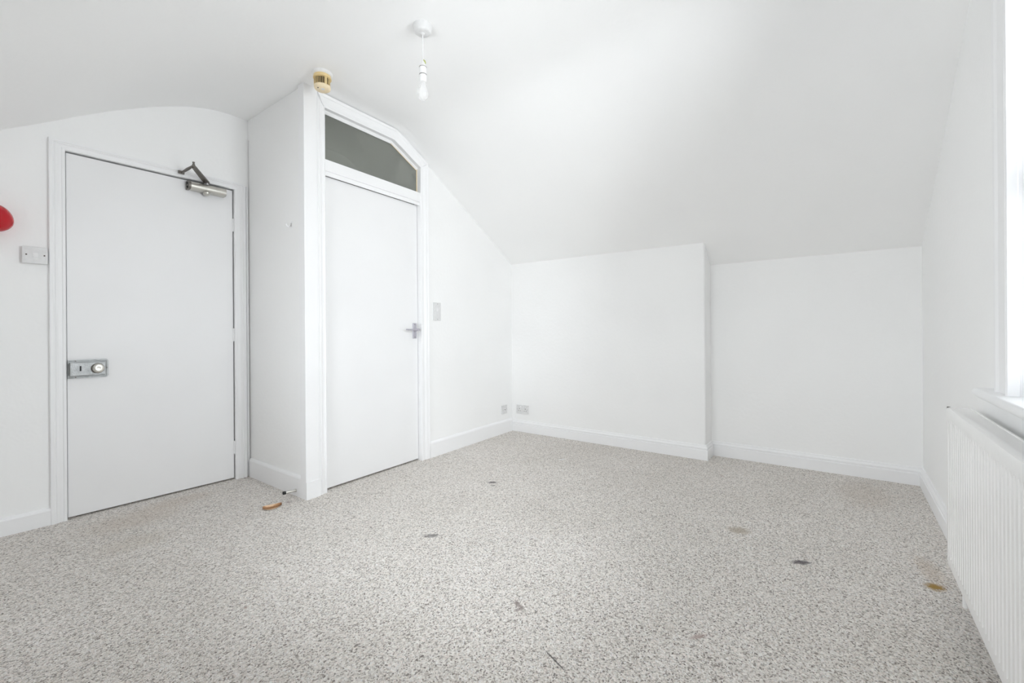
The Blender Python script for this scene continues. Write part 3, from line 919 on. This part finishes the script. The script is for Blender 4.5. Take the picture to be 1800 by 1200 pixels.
so = thing('single_socket', 'small square white outlet plate low on the closet wall', 'outlet', closet(2.125, 0.015, 0.190), CANG)
b = B(); box(b, -0.043, 0.043, -0.010, 0.001, 0, 0.087, 0.0025)
obj('plate', b, 'plastic_grey', so)
b = B(); box(b, -0.014, 0.014, -0.012, -0.009, 0.028, 0.058, 0.0012)
obj('insert', b, 'plastic', so)
b = B(); box(b, -0.006, 0.006, -0.0124, -0.0115, 0.036, 0.048)
obj('jack', b, 'steel_dark', so)
screws(so, [(-0.030, 0.0435), (0.030, 0.0435)], -0.0098, 'steel_dark', 0.0025)

ds = thing('double_socket', 'white double mains socket low on the chimney breast', 'outlet', (XC, 2.603, 0.182), -math.pi / 2)
b = B(); box(b, -0.074, 0.074, -0.010, 0.001, 0, 0.087, 0.0025)
obj('plate', b, 'plastic_grey', ds)
for x in (-0.036, 0.036):
    for q, w, z0, z1 in ((0, 0.003, 0.046, 0.055), (-0.011, 0.0036, 0.026, 0.031), (0.011, 0.0036, 0.026, 0.031)):
        b = B(); box(b, x + q - w, x + q + w, -0.0108, -0.0095, z0, z1)
        obj('pin_hole', b, 'steel_dark', ds)
    b = B(); prism(b, [(x - 0.006 - math.copysign(0.017, x), -0.0095, 0.064), (x - 0.006 - math.copysign(0.017, x), -0.014, 0.064), (x - 0.006 - math.copysign(0.017, x), -0.0105, 0.080), (x - 0.006 - math.copysign(0.017, x), -0.0095, 0.080)], (0.012, 0, 0))
    obj('rocker', b, 'plastic', ds)
screws(ds, [(-0.062, 0.0435), (0.062, 0.0435)], -0.0098, 'steel_dark', 0.0025)

# ------------------------------------------------------------------ small things
hk = thing('wall_hook', 'tiny white coat hook on the closet side wall', 'hook', (XS_, 2.778, 1.672))
b = B(); box(b, -0.003, 0.001, -0.009, 0.009, 0.000, 0.040, 0.001)
obj('hook_plate', b, 'gloss', hk)
b = B(); tube(b, [(-0.002, 0, 0.026), (-0.008, 0, 0.008), (-0.018, 0, 0.000), (-0.030, 0, 0.004), (-0.036, 0, 0.018)], [0.004, 0.004, 0.004, 0.004, 0.0045], 10)
obj('hook_arm', b, 'gloss', hk, True)

st = thing('door_stop', 'short chrome door stop with black rubber tip on the closet skirting', 'door stop', (1.404, 2.716, 0.037))
dd = Vector((-0.072, 0.012, 0.0)).normalized()
b = B(); lathe(b, [(0.0095, 0), (0.0095, 0.004), (0.0068, 0.005), (0.0068, 0.062)], 20, along((0, 0, 0), dd))
obj('rod', b, 'steel', st, True)
b = B(); lathe(b, [(0.0085, 0.060), (0.0095, 0.062), (0.0095, 0.074), (0.008, 0.077), (0, 0.0775)], 20, along((0, 0, 0), dd))
obj('rubber_tip', b, 'dark', st, True)

bl = thing('balloon', 'small glossy red balloon stuck on the wall above the light switch', 'balloon', (0.228, YE, 1.578))
prof = [(0, -0.076)]
for k in range(1, 24):
    a = math.pi * k / 24
    r = 0.070 * math.sin(a) * (1 - 0.10 * math.cos(a)) ; h = -0.072 * math.cos(a) * (1.12 if a > math.pi / 2 else 1.0)
    prof.append((r, h))
prof[0] = (0, -0.072)
prof += [(0.006, 0.088), (0.004, 0.093)]
ax = along((0, -0.068, 0), (-0.85, 0.0, 0.40))
b = B(); lathe(b, prof, 40, ax)
obj('balloon_body', b, 'red', bl, True)
b = B(); lathe(b, [(0.004, 0.091), (0.0075, 0.094), (0.005, 0.098), (0.010, 0.108), (0.008, 0.108), (0, 0.098)], 16, ax)
obj('knot', b, 'red', bl, True)

b = B()      # curled dry leaf: pointed outline with a folded midrib
L_ = 0.10
ring = []
for k in range(13):
    u = k / 12
    w = 0.021 * math.sin(math.pi * min(1, u ** 0.8)) ** 0.9 + 0.0006
    x = (u - 0.5) * L_
    lift = 0.006 * (u - 0.5) ** 2 * 4
    ring.append([(x, -w, 0.0025 + lift), (x, -w * 0.5, 0.0018 + lift), (x, 0, 0.003 + lift * 0.6), (x, w * 0.5, 0.009 + lift), (x, w, 0.016 + lift)])
vs_ = [[b.verts.new(p) for p in r] for r in ring]
for r0, r1 in zip(vs_, vs_[1:]):
    for i in range(4):
        b.faces.new((r0[i], r0[i + 1], r1[i + 1], r1[i]))
ex = bmesh.ops.extrude_face_region(b, geom=b.faces[:])
for v in [g for g in ex['geom'] if isinstance(g, bmesh.types.BMVert)]:
    v.co.z -= 0.0008
lf = obj('dry_leaf', b, 'leaf', None, True, (1.225, 2.640, 0.0005), math.radians(-12))
tag(lf, 'small curled brown dry leaf on the carpet near the door stop', 'leaf')

b = B()
pts = [(-0.030, -0.004), (-0.010, -0.009), (0.022, -0.006), (0.030, 0.003), (0.006, 0.007), (-0.022, 0.006)]
prism(b, [(x, y, 0.001 + 0.002 * math.sin(40 * x)) for x, y in pts], (0, 0, 0.0008))
sc_ = obj('paper_scrap', b, 'plastic', None, False, (3.04, 1.777, 0.001), math.radians(-40))
tag(sc_, 'tiny white paper scrap on the carpet before the chimney breast', 'paper scrap')
